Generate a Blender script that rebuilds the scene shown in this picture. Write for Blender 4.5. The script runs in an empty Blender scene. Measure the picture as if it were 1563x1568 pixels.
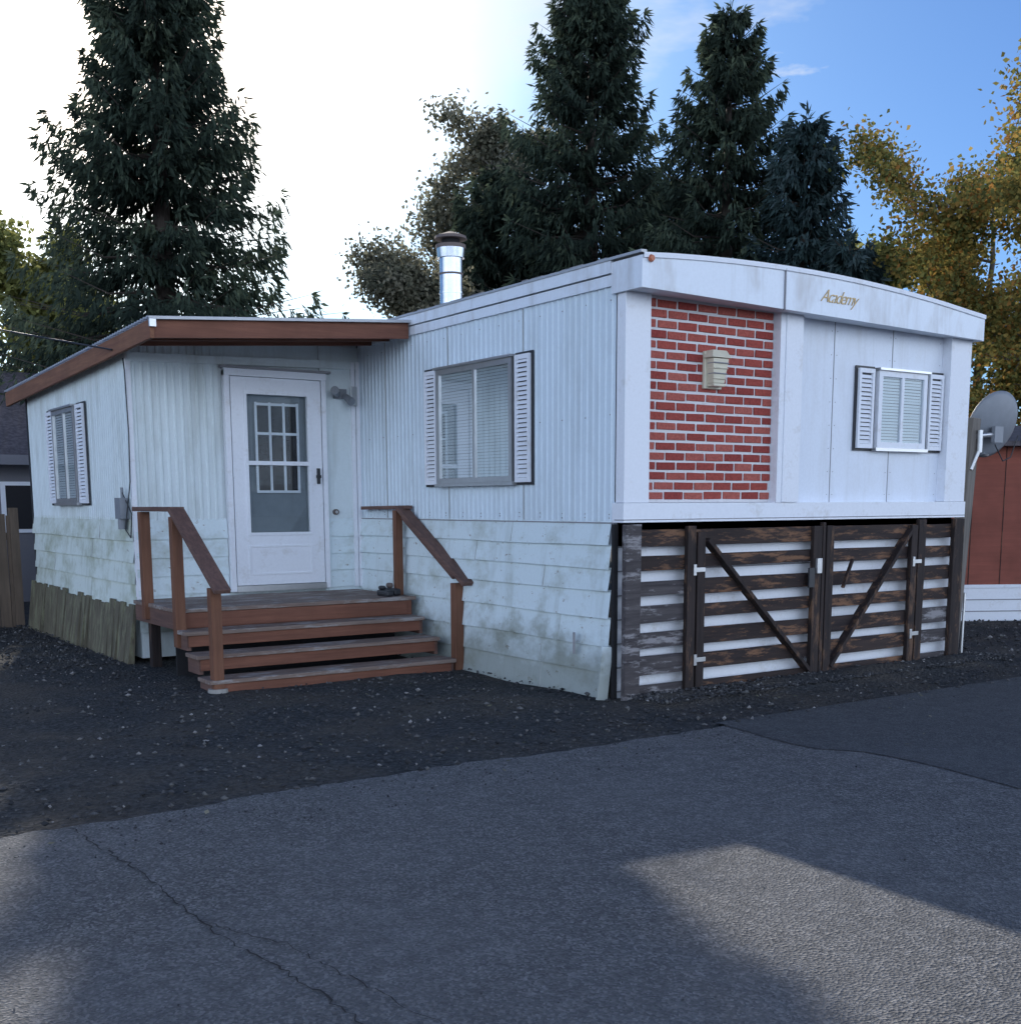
import bpy, math, random
import numpy as np
from mathutils import Vector, Matrix
random.seed(7)
rnd=random.random
def ru(a,b): return a+(b-a)*rnd()
scene=bpy.context.scene
COL=scene.collection

# ------------------------------------------------------------------ materials
def newmat(name):
    m=bpy.data.materials.new(name); m.use_nodes=True
    nt=m.node_tree; b=nt.nodes["Principled BSDF"]
    return m,nt,b
def N(nt,t,**k):
    n=nt.nodes.new(t)
    for a,v in k.items(): setattr(n,a,v)
    return n
def noise(nt,scale,detail=4,rough=.6,vec=None,stretch=None):
    tc=N(nt,'ShaderNodeTexCoord')
    src=tc.outputs['Object']
    if stretch:
        mp=N(nt,'ShaderNodeMapping'); mp.inputs['Scale'].default_value=stretch
        nt.links.new(src,mp.inputs['Vector']); src=mp.outputs['Vector']
    n=N(nt,'ShaderNodeTexNoise'); n.inputs['Scale'].default_value=scale
    n.inputs['Detail'].default_value=detail; n.inputs['Roughness'].default_value=rough
    nt.links.new(src,n.inputs['Vector']); return n.outputs['Fac']
def ramp(nt,src,stops):
    r=N(nt,'ShaderNodeValToRGB'); e=r.color_ramp.elements
    while len(e)<len(stops): e.new(.5)
    for i,(p,c) in enumerate(stops):
        e[i].position=p
        if isinstance(c,(int,float)): c=(c,c,c)
        e[i].color=(*c[:3],1)
    nt.links.new(src,r.inputs['Fac']); return r.outputs['Color']
def mix(nt,fac,a,b,mode='MIX'):
    m=N(nt,'ShaderNodeMix',data_type='RGBA',blend_type=mode)
    if isinstance(fac,(int,float)): m.inputs[0].default_value=fac
    else: nt.links.new(fac,m.inputs[0])
    for i,s in ((6,a),(7,b)):
        if isinstance(s,tuple): m.inputs[i].default_value=(*s[:3],1)
        else: nt.links.new(s,m.inputs[i])
    return m.outputs[2]
def bump(nt,b,src,strength=.3,dist=.01):
    n=N(nt,'ShaderNodeBump'); n.inputs['Strength'].default_value=strength; n.inputs['Distance'].default_value=dist
    nt.links.new(src,n.inputs['Height']); nt.links.new(n.outputs['Normal'],b.inputs['Normal'])
def painted(name,col,dirt=(.25,.22,.17),amt=.5,lo=.55,hi=.75,rough=.55,sc=3,stretch=(1,1,1),lowdirt=0,peel=0,streak=0):
    m,nt,b=newmat(name)
    n1=noise(nt,sc,4,.7,stretch=stretch)
    n2=noise(nt,40,2,.6)
    c=mix(nt,ramp(nt,n2,[(.3,0),(.7,.35)]),col,tuple(x*.86 for x in col))
    d=ramp(nt,n1,[(lo,0),(hi,amt)])
    c=mix(nt,d,c,dirt)
    if streak:
        n4=noise(nt,7,3,.7,stretch=(1,1,.09))
        c=mix(nt,ramp(nt,n4,[(.52,0),(.72,streak)]),c,tuple(x*.8 for x in dirt))
    if peel:
        n3=noise(nt,9,5,.75,stretch=(1,1,2.2))
        c=mix(nt,ramp(nt,n3,[(peel,0),(peel+.05,.85)]),c,(.22,.18,.14))
    if lowdirt:
        tc=N(nt,'ShaderNodeTexCoord'); s=N(nt,'ShaderNodeSeparateXYZ'); nt.links.new(tc.outputs['Object'],s.inputs[0])
        a=N(nt,'ShaderNodeMath',operation='MULTIPLY_ADD'); nt.links.new(n1,a.inputs[0]); a.inputs[1].default_value=-.9
        nt.links.new(s.outputs['Z'],a.inputs[2])
        a2=N(nt,'ShaderNodeMath',operation='ADD'); nt.links.new(a.outputs[0],a2.inputs[0]); a2.inputs[1].default_value=.24
        f=ramp(nt,a2.outputs[0],[(0.0,lowdirt),(.38,0)])
        c=mix(nt,f,c,(.16,.17,.13))
    nt.links.new(c,b.inputs['Base Color']); b.inputs['Roughness'].default_value=rough
    b.inputs['Specular IOR Level'].default_value=.3
    return m
def wood(name,c1,c2,axis='X',rough=.75,sc=1.0,wear=None,wlo=.50):
    m,nt,b=newmat(name)
    st={'X':(.8,14,14),'Y':(14,.8,14),'Z':(14,14,.8)}[axis]
    n1=noise(nt,2*sc,4,.7,stretch=st); n2=noise(nt,2.2,3,.6)
    c=mix(nt,ramp(nt,n1,[(.32,0),(.68,1)]),c1,c2)
    c=mix(nt,ramp(nt,n2,[(.4,0),(.7,.5)]),c,tuple(x*.5 for x in c1))
    if wear:
        n3=noise(nt,5,5,.75,stretch={'X':(.5,1,2.5),'Y':(1,.5,2.5),'Z':(2,2,.5)}[axis])
        c=mix(nt,ramp(nt,n3,[(wlo,0),(wlo+.1,.9)]),c,wear)
    nt.links.new(c,b.inputs['Base Color']); b.inputs['Roughness'].default_value=rough
    b.inputs['Specular IOR Level'].default_value=.25
    bump(nt,b,n1,.5,.006)
    return m
def plain(name,col,rough=.5,metal=0,var=.15):
    m,nt,b=newmat(name)
    n=noise(nt,12,3,.6)
    c=mix(nt,n,tuple(x*(1-var) for x in col),tuple(min(1,x*(1+var)) for x in col))
    nt.links.new(c,b.inputs['Base Color']); b.inputs['Roughness'].default_value=rough; b.inputs['Metallic'].default_value=metal
    return m
M={}
M['side']=painted('white_metal_siding',(.65,.75,.83),dirt=(.38,.42,.43),amt=.4,lo=.46,hi=.8,stretch=(1,1,.35),streak=.25)
M['side_add']=painted('aged_metal_siding',(.66,.74,.77),dirt=(.34,.37,.34),amt=.5,lo=.46,hi=.8,stretch=(1,1,.3),streak=.3)
M['panel']=painted('flat_panel',(.72,.77,.85),dirt=(.48,.47,.46),amt=.35,lo=.46,hi=.85,stretch=(1,1,.4),streak=.2)
M['trim']=painted('white_trim',(.77,.80,.86),dirt=(.4,.36,.3),amt=.45,lo=.56,hi=.8,sc=5)
M['fascia']=painted('roof_fascia_metal',(.74,.80,.88),dirt=(.43,.41,.40),amt=.55,lo=.53,hi=.72,sc=2.2,stretch=(1,1,.5),rough=.4,streak=.3)
M['lap']=painted('weathered_lap_siding',(.66,.76,.80),dirt=(.30,.33,.26),amt=.6,lo=.50,hi=.74,sc=2.4,stretch=(1,1,1.4),lowdirt=.65,peel=.63,streak=.2)
M['lap_old']=painted('mossy_lap_siding',(.67,.75,.72),dirt=(.25,.28,.16),amt=.7,lo=.47,hi=.71,sc=2.2,stretch=(1,1,1.2),peel=.66,streak=.25)
M['seam']=plain('dark_seam',(.25,.25,.27),.8)
M['joint']=plain('board_joint',(.42,.44,.44),.8)
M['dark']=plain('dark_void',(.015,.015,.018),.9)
M['black']=plain('black_metal',(.020,.022,.027),.5)
M['alu']=plain('aluminium_frame',(.55,.56,.57),.35,.85)
M['galv']=plain('galvanised_steel',(.50,.54,.60),.25,1,.3)
M['roofmetal']=plain('roof_metal',(.42,.43,.45),.5,.5)
M['rust']=plain('rusty_cap',(.16,.13,.12),.8,.3)
M['blind']=plain('window_blind',(.66,.72,.75),.6,var=.05)
M['curtain']=plain('curtain',(.22,.245,.27),.9)
M['brownwood']=wood('redwood_stain',(.23,.10,.065),(.15,.065,.045),'X')
M['brownwoodZ']=wood('redwood_post',(.21,.10,.06),(.13,.06,.04),'Z')
M['brownwoodY']=wood('redwood_rail',(.18,.105,.085),(.105,.065,.058),'Y')
M['tread']=wood('worn_tread',(.26,.20,.17),(.17,.12,.10),'X',wear=(.32,.30,.29))
M['fasciawood']=wood('brown_fascia',(.26,.125,.07),(.16,.07,.045),'Y')
M['gate']=wood('charred_board',(.050,.034,.030),(.018,.014,.016),'X',wear=(.20,.105,.06),wlo=.52)
M['gategrey']=wood('greyed_board',(.10,.09,.092),(.04,.035,.04),'X',wear=(.28,.27,.28),wlo=.52)
M['gatepost']=wood('dark_post',(.042,.030,.028),(.016,.013,.014),'Z',wear=(.14,.08,.05),wlo=.53)
M['greypost']=wood('grey_post',(.22,.20,.18),(.12,.11,.10),'Z')
M['skirtboard']=wood('old_skirt_board',(.17,.15,.11),(.09,.085,.06),'Z',wear=(.2,.2,.13))
M['fence']=wood('fence_board',(.16,.12,.09),(.09,.07,.055),'Z')
M['bark']=wood('bark',(.085,.07,.06),(.04,.032,.028),'Z',sc=3)
M['barkgrey']=wood('grey_bark',(.22,.20,.18),(.10,.09,.08),'Z',sc=3)
M['concrete']=plain('concrete',(.30,.29,.27),.9)
M['gold']=plain('gold_letter',(.42,.30,.14),.4,.3)
M['orange']=plain('marker_light',(.45,.12,.05),.4)
M['cream']=plain('lamp_cream',(.60,.56,.44),.4)
M['dish']=plain('dish_grey',(.20,.22,.25),.5)
M['red']=wood('red_siding',(.27,.085,.06),(.22,.07,.05),'X')
M['shingle']=painted('shingles',(.12,.105,.115),dirt=(.05,.045,.05),amt=.8,lo=.4,hi=.6,sc=14,rough=.9)
M['greywall']=painted('grey_wall',(.16,.16,.18),amt=.3)
def glass(name,tint=.03):
    m,nt,b=newmat(name)
    out=nt.nodes['Material Output']
    g=N(nt,'ShaderNodeBsdfGlossy'); g.inputs['Roughness'].default_value=.03; g.inputs['Color'].default_value=(.9,.93,.95,1)
    t=N(nt,'ShaderNodeBsdfTransparent'); t.inputs['Color'].default_value=(.82,.86,.87,1)
    f=N(nt,'ShaderNodeLayerWeight'); f.inputs['Blend'].default_value=.25
    a=N(nt,'ShaderNodeMath',operation='MULTIPLY_ADD'); a.inputs[1].default_value=.4; a.inputs[2].default_value=tint
    nt.links.new(f.outputs['Fresnel'],a.inputs[0])
    mx=N(nt,'ShaderNodeMixShader'); nt.links.new(a.outputs[0],mx.inputs[0]); nt.links.new(t.outputs[0],mx.inputs[1]); nt.links.new(g.outputs[0],mx.inputs[2])
    nt.links.new(mx.outputs[0],out.inputs['Surface']); return m
M['glass']=glass('window_glass',.04)
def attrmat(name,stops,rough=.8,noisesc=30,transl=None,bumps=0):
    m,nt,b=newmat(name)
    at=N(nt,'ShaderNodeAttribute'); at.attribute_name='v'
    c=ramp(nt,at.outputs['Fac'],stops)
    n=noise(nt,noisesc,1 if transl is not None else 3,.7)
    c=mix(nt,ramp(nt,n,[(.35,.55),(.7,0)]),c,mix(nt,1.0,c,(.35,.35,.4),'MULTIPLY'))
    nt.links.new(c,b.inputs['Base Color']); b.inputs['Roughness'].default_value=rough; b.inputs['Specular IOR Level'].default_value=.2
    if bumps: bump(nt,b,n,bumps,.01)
    if transl is not None:
        out=nt.nodes['Material Output']; df=N(nt,'ShaderNodeBsdfDiffuse'); nt.links.new(c,df.inputs['Color'])
        nt.nodes.remove(b)
        if transl>0:
            t=N(nt,'ShaderNodeBsdfTranslucent'); nt.links.new(c,t.inputs['Color'])
            mx=N(nt,'ShaderNodeMixShader'); mx.inputs[0].default_value=transl
            nt.links.new(df.outputs[0],mx.inputs[1]); nt.links.new(t.outputs[0],mx.inputs[2]); nt.links.new(mx.outputs[0],out.inputs['Surface'])
        else: nt.links.new(df.outputs[0],out.inputs['Surface'])
    return m
M['brick']=attrmat('brick',[(0,(.31,.058,.050)),(.5,(.40,.085,.066)),(1,(.48,.14,.11))],.85,60,bumps=.5)
M['mortar']=painted('mortar',(.66,.66,.68),amt=.25,sc=20,rough=.9)
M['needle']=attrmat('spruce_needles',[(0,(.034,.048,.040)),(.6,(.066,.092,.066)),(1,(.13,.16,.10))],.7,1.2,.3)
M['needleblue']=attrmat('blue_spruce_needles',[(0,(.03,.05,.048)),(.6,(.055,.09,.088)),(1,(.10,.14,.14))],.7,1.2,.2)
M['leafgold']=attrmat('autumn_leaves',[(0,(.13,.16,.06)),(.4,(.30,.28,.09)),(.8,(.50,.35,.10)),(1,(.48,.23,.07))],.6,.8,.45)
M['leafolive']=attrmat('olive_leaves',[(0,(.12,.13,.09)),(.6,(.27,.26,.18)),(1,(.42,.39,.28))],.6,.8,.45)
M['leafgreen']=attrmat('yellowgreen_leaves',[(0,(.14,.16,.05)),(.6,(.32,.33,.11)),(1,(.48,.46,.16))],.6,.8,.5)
M['stone']=attrmat('gravel_stone',[(0,(.035,.037,.04)),(.7,(.085,.085,.088)),(.93,(.15,.15,.145)),(1,(.34,.33,.32))],.85,50)

# ------------------------------------------------------------------ mesh builder
class MB:
    def __init__(s): s.v=[];s.f=[];s.m=[];s.slots=[];s.a=[]
    def mi(s,mat):
        if mat not in s.slots: s.slots.append(mat)
        return s.slots.index(mat)
    def quad(s,pts,mat,a=.5):
        b=len(s.v); s.v+= [tuple(p) for p in pts]; s.f.append(tuple(range(b,b+len(pts)))); s.m.append(s.mi(mat)); s.a+=[a]*len(pts)
    def hexa(s,p,mat,a=.5):
        b=len(s.v); s.v+=[tuple(q) for q in p]; s.a+=[a]*8
        for f in ((0,3,2,1),(4,5,6,7),(0,1,5,4),(1,2,6,5),(2,3,7,6),(3,0,4,7)):
            s.f.append(tuple(b+i for i in f)); s.m.append(s.mi(mat))
    def box(s,x0,x1,y0,y1,z0,z1,mat,a=.5,j=0):
        p=[(x0,y0,z0),(x1,y0,z0),(x1,y1,z0),(x0,y1,z0),(x0,y0,z1),(x1,y0,z1),(x1,y1,z1),(x0,y1,z1)]
        if j: p=[tuple(c+ru(-j,j) for c in q) for q in p]
        s.hexa(p,mat,a)
    def beam(s,p0,p1,w,h,mat,up=(0,0,1),a=.5):
        p0=Vector(p0);p1=Vector(p1);d=(p1-p0).normalized();u=Vector(up);r=d.cross(u).normalized();u=r.cross(d).normalized()
        r*=w/2;u*=h/2
        s.hexa([p0-r-u,p0+r-u,p1+r-u,p1-r-u,p0-r+u,p0+r+u,p1+r+u,p1-r+u],mat,a)
    def cyl(s,p0,p1,r0,r1,n,mat,caps=True):
        p0=Vector(p0);p1=Vector(p1);d=(p1-p0).normalized()
        u=Vector((0,0,1)) if abs(d.z)<.9 else Vector((1,0,0))
        r=d.cross(u).normalized();u=r.cross(d)
        b=len(s.v);k=s.mi(mat)
        for p,q in((p0,r0),(p1,r1)):
            for i in range(n):
                t=2*math.pi*i/n; s.v.append(tuple(p+r*q*math.cos(t)+u*q*math.sin(t))); s.a.append(.5)
        for i in range(n):
            j=(i+1)%n; s.f.append((b+i,b+j,b+n+j,b+n+i)); s.m.append(k)
        if caps:
            s.f.append(tuple(b+i for i in range(n))[::-1]); s.m.append(k); s.f.append(tuple(b+n+i for i in range(n))); s.m.append(k)
    def build(s,name,parent=None,bevel=0,smooth=False,fix=True):
        me=bpy.data.meshes.new(name); me.from_pydata(s.v,[],s.f)
        for k in s.slots: me.materials.append(M[k])
        me.polygons.foreach_set('material_index',s.m)
        at=me.attributes.new('v','FLOAT','POINT'); at.data.foreach_set('value',s.a)
        if smooth: me.polygons.foreach_set('use_smooth',[True]*len(s.f))
        me.update()
        o=bpy.data.objects.new(name,me); COL.objects.link(o)
        if bevel:
            md=o.modifiers.new('bevel','BEVEL'); md.width=bevel; md.segments=2; md.limit_method='ANGLE'
        if parent: o.parent=parent
        return o
def empty(name):
    o=bpy.data.objects.new(name,None); COL.objects.link(o); return o

def corr(mb,axis,const,u0,u1,z0,z1a,z1b,n,mat,pitch=.076,d=.010):
    u=u0;pr=[]
    while u<u1-1e-6:
        for du,dd in((0,0),(.58*pitch,0),(.68*pitch,d),(.90*pitch,d)):
            if u+du<u1: pr.append((u+du,dd))
        u+=pitch
    pr.append((u1,0))
    for (a,da),(b,db) in zip(pr[:-1],pr[1:]):
        za=z1a+(z1b-z1a)*(a-u0)/(u1-u0); zb=z1a+(z1b-z1a)*(b-u0)/(u1-u0)
        if axis=='Y': mb.quad([(const+n*da,a,z0),(const+n*db,b,z0),(const+n*db,b,zb),(const+n*da,a,za)],mat)
        else: mb.quad([(a,const+n*da,z0),(b,const+n*db,z0),(b,const+n*db,zb),(a,const+n*da,za)],mat)
def lap(mb,axis,const,u0,u1,zs,n,mat,t=.02,seg=6,wob=.004):
    for i in range(len(zs)-1):
        zt,zb=zs[i],zs[i+1]
        us=[u0+(u1-u0)*k/seg for k in range(seg+1)]
        bo=[t+ru(-wob,wob) for _ in us]; dz=[ru(-.005,.005) for _ in us]
        for k in range(seg):
            def P(kk,top,inner=False):
                o=(0.0 if (top or inner) else bo[kk])
                z=(zt+.01) if top else zb+dz[kk]
                c=const+n*(o)
                return (c,us[kk],z) if axis=='Y' else (us[kk],c,z)
            mb.quad([P(k,False),P(k+1,False),P(k+1,True),P(k,True)],mat)
            mb.quad([P(k,False,True),P(k+1,False,True),P(k+1,False),P(k,False)],mat)
        uj=u0+(u1-u0)*ru(.15,.85)
        if axis=='Y': mb.hexa([(const+n*(t+.008),uj,zb+.004),(const,uj,zb+.004),(const,uj+.003,zb+.004),(const+n*(t+.008),uj+.003,zb+.004),(const+n*.005,uj,zt),(const,uj,zt),(const,uj+.003,zt),(const+n*.005,uj+.003,zt)],'joint')

# ------------------------------------------------------------------ mobile home
H=empty('mobile_home')
W=4.27; LEN=13.5
zs=1.383
mb=MB()
corr(mb,'Y',0,0.0,4.27,zs,3.2,3.25,-1,'side')
mb.box(.015,W-.01,.02,LEN,1.2,3.15,'panel')
mb.quad([(W,0,zs),(W,LEN,zs),(W,LEN,3.1),(W,0,3.1)],'side')
for yj in (1.218,2.435,3.65): mb.box(-.014,-.001,yj,yj+.004,zs,3.14,'joint')
mb.build('long_wall_siding',H)
mb=MB()
for y in np.arange(.06,4.2,.304):
    for z in (1.42,1.45,2.2,3.05): mb.cyl((-.0115,y,z+ru(-.01,.01)),(-.0145,y,z),.005,.005,6,'seam')
mb.build('siding_screws',H)
mb=MB()
mb.box(1.92,W-.31,-.004,.012,1.53,3.12,'panel')
mb.box(1.64,1.70,-.12,.01,1.53,3.12,'trim')
mb.box(1.70,1.90,-.13,.01,1.535,3.12,'trim')
for x in(2.435,3.225): mb.box(x-.004,x+.004,-.008,0,1.53,3.1,'seam')
for x in(1.96,2.40,2.47,3.19,3.26,3.92):
    z=1.6
    while z<3.05: mb.cyl((x,-.002,z),(x,-.007,z),.005,.005,6,'seam'); z+=.2
mb.box(.0,.25,-.10,.014,1.535,3.12,'trim')
mb.box(W-.31,W,-.10,.014,1.535,3.12,'trim')
mb.box(-.012,W+.01,-.11,.03,zs,1.533,'trim')
mb.box(-.014,W+.012,-.112,.0,1.40,1.408,'seam')
mb.build('end_wall',H,bevel=.004)
mb=MB()
mb.box(.25,1.64,-.035,.01,1.535,3.10,'mortar')
rows=20;rh=(3.085-1.55)/rows;bl=.213
for r in range(rows):
    x=.25-(bl/2 if r%2 else 0)+ru(-.012,.012)
    while x<1.64:
        a=max(x+.010,.256); b=min(x+bl-.010,1.634)
        if b-a>.03:
            z=1.55+r*rh
            mb.box(a,b,-.042-ru(0,.005),-.03,z+.010+ru(-.002,.002),z+rh-.010+ru(-.002,.002),'brick',rnd(),.0022)
        x+=bl
mb.build('brick_veneer',H,bevel=.004)
mb=MB()
def arch(x):
    t=x/W; return 3.32+.105*math.sin(math.pi*min(1,max(0,t*1.02)))**.8-.06*t
xs=[-.03+(W+.06)*i/14 for i in range(15)]
def fy(x): return -.32+.12*max(0,x)/W
for a,b in zip(xs[:-1],xs[1:]):
    za,zb=arch(a),arch(b)
    mb.quad([(a,fy(a),za),(b,fy(b),zb),(b,LEN,zb),(a,LEN,za)],'roofmetal')
    bo=3.085-.05*max(0,a)/W; bo2=3.085-.05*max(0,b)/W
    mb.quad([(a,fy(a),bo),(b,fy(b),bo2),(b,fy(b),zb-.018),(a,fy(a),za-.018)],'fascia')
    mb.quad([(a,fy(a)-.014,za-.03),(b,fy(b)-.014,zb-.03),(b,fy(b)-.014,zb+.006),(a,fy(a)-.014,za+.006)],'trim')
    mb.quad([(a,fy(a)-.014,za+.006),(b,fy(b)-.014,zb+.006),(b,fy(b)+.05,zb+.006),(a,fy(a)+.05,za+.006)],'trim')
    mb.quad([(a,fy(a)-.014,za-.03),(b,fy(b)-.014,zb-.03),(b,fy(b),zb-.03),(a,fy(a),za-.03)],'trim')
    mb.quad([(a,fy(a),bo),(b,fy(b),bo2),(b,.0,bo2+.02),(a,.0,bo+.02)],'panel')
mb.box(-.035,.0,-.32,.03,3.085,3.31,'fascia')
mb.box(-.045,-.0,.03,LEN,3.235,3.325,'fascia')
mb.box(-.028,.0,.03,4.2,3.145,3.225,'fascia')
mb.box(-.055,-.0,-.33,LEN,3.326,3.345,'roofmetal')
mb.box(W,W+.03,-.2,LEN,3.03,3.27,'fascia')
for i in range(60):
    y=ru(0,8); mb.box(-.02,.15,y,y+ru(.05,.3),3.346,3.35+ru(.003,.014),'seam')
mb.cyl((.04,-.33,3.29),(.04,-.35,3.29),.028,.02,12,'orange')
mb.cyl((3.9,1.5,3.25),(3.9,1.5,3.62),.035,.03,10,'panel')
mb.box(W-.25,W-.17,1.2,1.3,3.2,3.3,'dark')
mb.build('roof',H)
cu=bpy.data.curves.new('name_lettering','FONT'); cu.body='Academy'; cu.size=.15; cu.shear=.55; cu.extrude=.003; cu.space_character=.8; cu.offset=-.0018
cu.materials.append(M['gold'])
t=bpy.data.objects.new('name_lettering',cu); COL.objects.link(t); t.parent=H
t.location=(1.93,fy(2.0)-.006,3.17); t.rotation_euler=(math.radians(90),0,math.radians(1.6))
mb=MB()
mb.box(1.49,1.50,-.292,-.27,3.06,3.38,'seam')
mb.build('fascia_joint',H)
# lantern style wall lamp: back plate, cap, tapering louvred body, foot
mb=MB()
mb.box(.84,1.03,-.07,-.04,2.43,2.72,'cream')
mb.hexa([(.83,-.17,2.665),(1.04,-.17,2.665),(1.04,-.06,2.665),(.83,-.06,2.665),(.86,-.14,2.725),(1.01,-.14,2.725),(1.01,-.06,2.725),(.86,-.06,2.725)],'cream')
mb.hexa([(.875,-.135,2.47),(.995,-.135,2.47),(.995,-.07,2.47),(.875,-.07,2.47),(.85,-.158,2.66),(1.02,-.158,2.66),(1.02,-.07,2.66),(.85,-.07,2.66)],'cream')
mb.box(.87,1.0,-.145,-.07,2.445,2.468,'cream')
for i,z in enumerate((2.50,2.54,2.58,2.62)): mb.box(.868-.005*i,1.002+.005*i,-.150-.005*i,-.08,z,z+.010,'seam' if i%2 else 'cream')
mb.build('wall_lamp',H,bevel=.005)

def window(name,axis,const,n,u0,u1,z0,z1,mull,parent,shl=None,shr=None,frame='alu',fw=.045,blind=True,sill=True):
    mb=MB()
    def B(a,b,d0,d1,c,e,mat):
        lo,hi=sorted((const+n*d0,const+n*d1))
        if axis=='Y': mb.box(lo,hi,a,b,c,e,mat)
        else: mb.box(a,b,lo,hi,c,e,mat)
    def Q(a,b,d,c,e,mat):
        k=const+n*d
        if axis=='Y': mb.quad([(k,a,c),(k,b,c),(k,b,e),(k,a,e)],mat)
        else: mb.quad([(a,k,c),(b,k,c),(b,k,e),(a,k,e)],mat)
    B(u0,u1,.012,.016,z0,z1,'dark')
    if blind:
        z=z0+.05
        while z<z1-.04:
            a,b=u0+fw,u1-fw
            d0,d1=const+n*.026,const+n*.034
            sk=ru(-.0015,.0015)
            if axis=='Y': mb.quad([(d1,a,z),(d1,b,z+sk),(d0,b,z+.024+sk),(d0,a,z+.024)],'blind')
            else: mb.quad([(a,d1,z),(b,d1,z+sk),(b,d0,z+.024+sk),(a,d0,z+.024)],'blind')
            z+=.027
    Q(u0+fw,u1-fw,.044,z0+fw,z1-fw,'glass')
    B(u0,u1,.016,.06,z0,z0+fw,frame); B(u0,u1,.016,.06,z1-fw,z1,frame)
    B(u0,u0+fw,.016,.06,z0+fw,z1-fw,frame); B(u1-fw,u1,.016,.06,z0+fw,z1-fw,frame)
    for m_ in mull: B(m_-.018,m_+.018,.03,.058,z0+fw,z1-fw,frame)
    if sill: B(u0-.03,u1+.03,.012,.075,z0-.03,z0-.002,'alu'); B(u0-.02,u1+.02,.012,.085,z1+.002,z1+.022,'alu')
    for sh in (shl,shr):
        if not sh: continue
        a,b=sh
        B(a,b,.012,.024,z0-.03,z1+.03,'black')
        e=.024
        B(a+e,a+e+.028,.026,.05,z0-.008,z1+.008,'trim'); B(b-e-.028,b-e,.026,.05,z0-.008,z1+.008,'trim')
        B(a+e+.028,b-e-.028,.026,.05,z0-.008,z0+.03,'trim'); B(a+e+.028,b-e-.028,.026,.05,z1-.03,z1+.008,'trim')
        z=z0+.032
        while z<z1-.05:
            d0,d1=const+n*.026,const+n*.046
            aa,bb=a+e+.028,b-e-.028
            if axis=='Y': mb.quad([(d1,aa,z),(d1,bb,z),(d0,bb,z+.032),(d0,aa,z+.032)],'trim')
            else: mb.quad([(aa,d1,z),(bb,d1,z),(bb,d0,z+.032),(aa,d0,z+.032)],'trim')
            z+=.038
    return mb.build(name,parent)
window('side_window','Y',0,-1,1.33,2.57,1.72,2.76,[1.93],H,(1.06,1.32),(2.58,2.84))
window('end_window','X',0,-1,2.99,3.68,2.02,2.70,[3.33],H,(2.71,2.965),(3.71,3.965),frame='trim',fw=.05)
mb=MB()
Z=[1.383,1.205,1.025,.85,.635,.415,.205,-.03]
lap(mb,'Y',-.012,.03,4.27,Z,-1,'lap',t=.028,seg=8,wob=.007)
mb.box(-.02,-.002,.0,4.25,1.375,1.385,'seam')
mb.beam((-.075,.42,.33),(-.09,.40,.50),.02,.03,'seam')
mb.beam((-.10,.03,.0),(-.045,.03,.42),.02,.10,'lap')
mb.box(-.01,.03,0.0,.03,-.05,1.37,'dark')
mb.build('skirting',H)

# addition
AX=-2.416; AY=4.272; AY2=8.51
mb=MB()
corr(mb,'X',AY,AX,-1.53,zs,3.02,3.08,-1,'side_add')
corr(mb,'Y',AX,AY,AY2,zs,3.00,2.90,-1,'side_add')
mb.box(AX+.02,-.005,AY+.02,AY2,.05,2.90,'side_add')
mb.hexa([(AX+.02,AY+.012,2.8),(-.005,AY+.012,2.8),(-.005,AY+.03,2.8),(AX+.02,AY+.03,2.8),(AX+.02,AY+.012,3.03),(-.005,AY+.012,3.2),(-.005,AY+.03,3.2),(AX+.02,AY+.03,3.03)],'side_add')
mb.box(-.45,-.005,AY-.008,AY+.010,zs,3.15,'side_add')
mb.box(-.10,-.06,AY-.035,AY-.008,.66,3.0,'trim'); mb.box(-.05,-.012,AY-.05,AY-.008,.66,3.0,'trim')
mb.box(AX-.014,AX+.03,AY-.016,AY+.02,.5,2.98,'trim')
mb.box(AX-.016,AX+.02,AY2-.03,AY2+.01,.5,2.86,'black')
mb.hexa([(AX,AY-.03,2.87),(-.005,AY-.03,2.93),(-.005,AY-.012,2.93),(AX,AY-.012,2.87),(AX,AY-.03,2.95),(-.005,AY-.03,3.01),(-.005,AY-.012,3.01),(AX,AY-.012,2.95)],'side_add')
mb.build('addition_walls',H)
mb=MB()
lap(mb,'X',AY-.002,AX,-1.50,[1.385,1.20,1.02,.84,.66,.48,.3],-1,'lap',t=.022,seg=3)
lap(mb,'X',AY-.002,-.44,-.01,[1.385,1.20,1.02,.84,.66,.48],-1,'lap',t=.022,seg=2)
lap(mb,'Y',AX-.002,AY,AY2,[1.40,1.19,.98,.77,.53],-1,'lap_old',t=.026,seg=6,wob=.007)
y=AY-.02
while y<AY2+.02:
    w=ru(.12,.2)
    x=AX-.05; tp=.56+ru(-.04,.03)
    mb.hexa([(x-.07+ru(-.04,.01),y,-.05),(x-.03,y,-.05),(x-.03,y+w-.012,-.05),(x-.07+ru(-.03,.01),y+w-.012,-.05),
             (x,y,tp),(x+.02,y,tp),(x+.02,y+w-.012,tp),(x,y+w-.012,tp)],'skirtboard')
    y+=w
mb.build('addition_skirting',H)
window('addition_window','Y',AX,-1,6.1,7.05,1.56,2.58,[6.55],H,(5.74,6.08),(7.07,7.41))
mb=MB()
RX=-2.54
def rz(x): return 3.10+(3.275-3.10)*(x-RX)/(0-RX)
y0,y1=3.09,9.0
a,b=RX,0
mb.hexa([(a,y0-.03,rz(a)-.012),(b,y0-.03,rz(b)-.012),(b,y1,rz(b)-.16),(a,y1,rz(a)-.16),(a,y0-.03,rz(a)+.0),(b,y0-.03,rz(b)+.0),(b,y1,rz(b)-.148),(a,y1,rz(a)-.148)],'roofmetal')
y=y0
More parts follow.
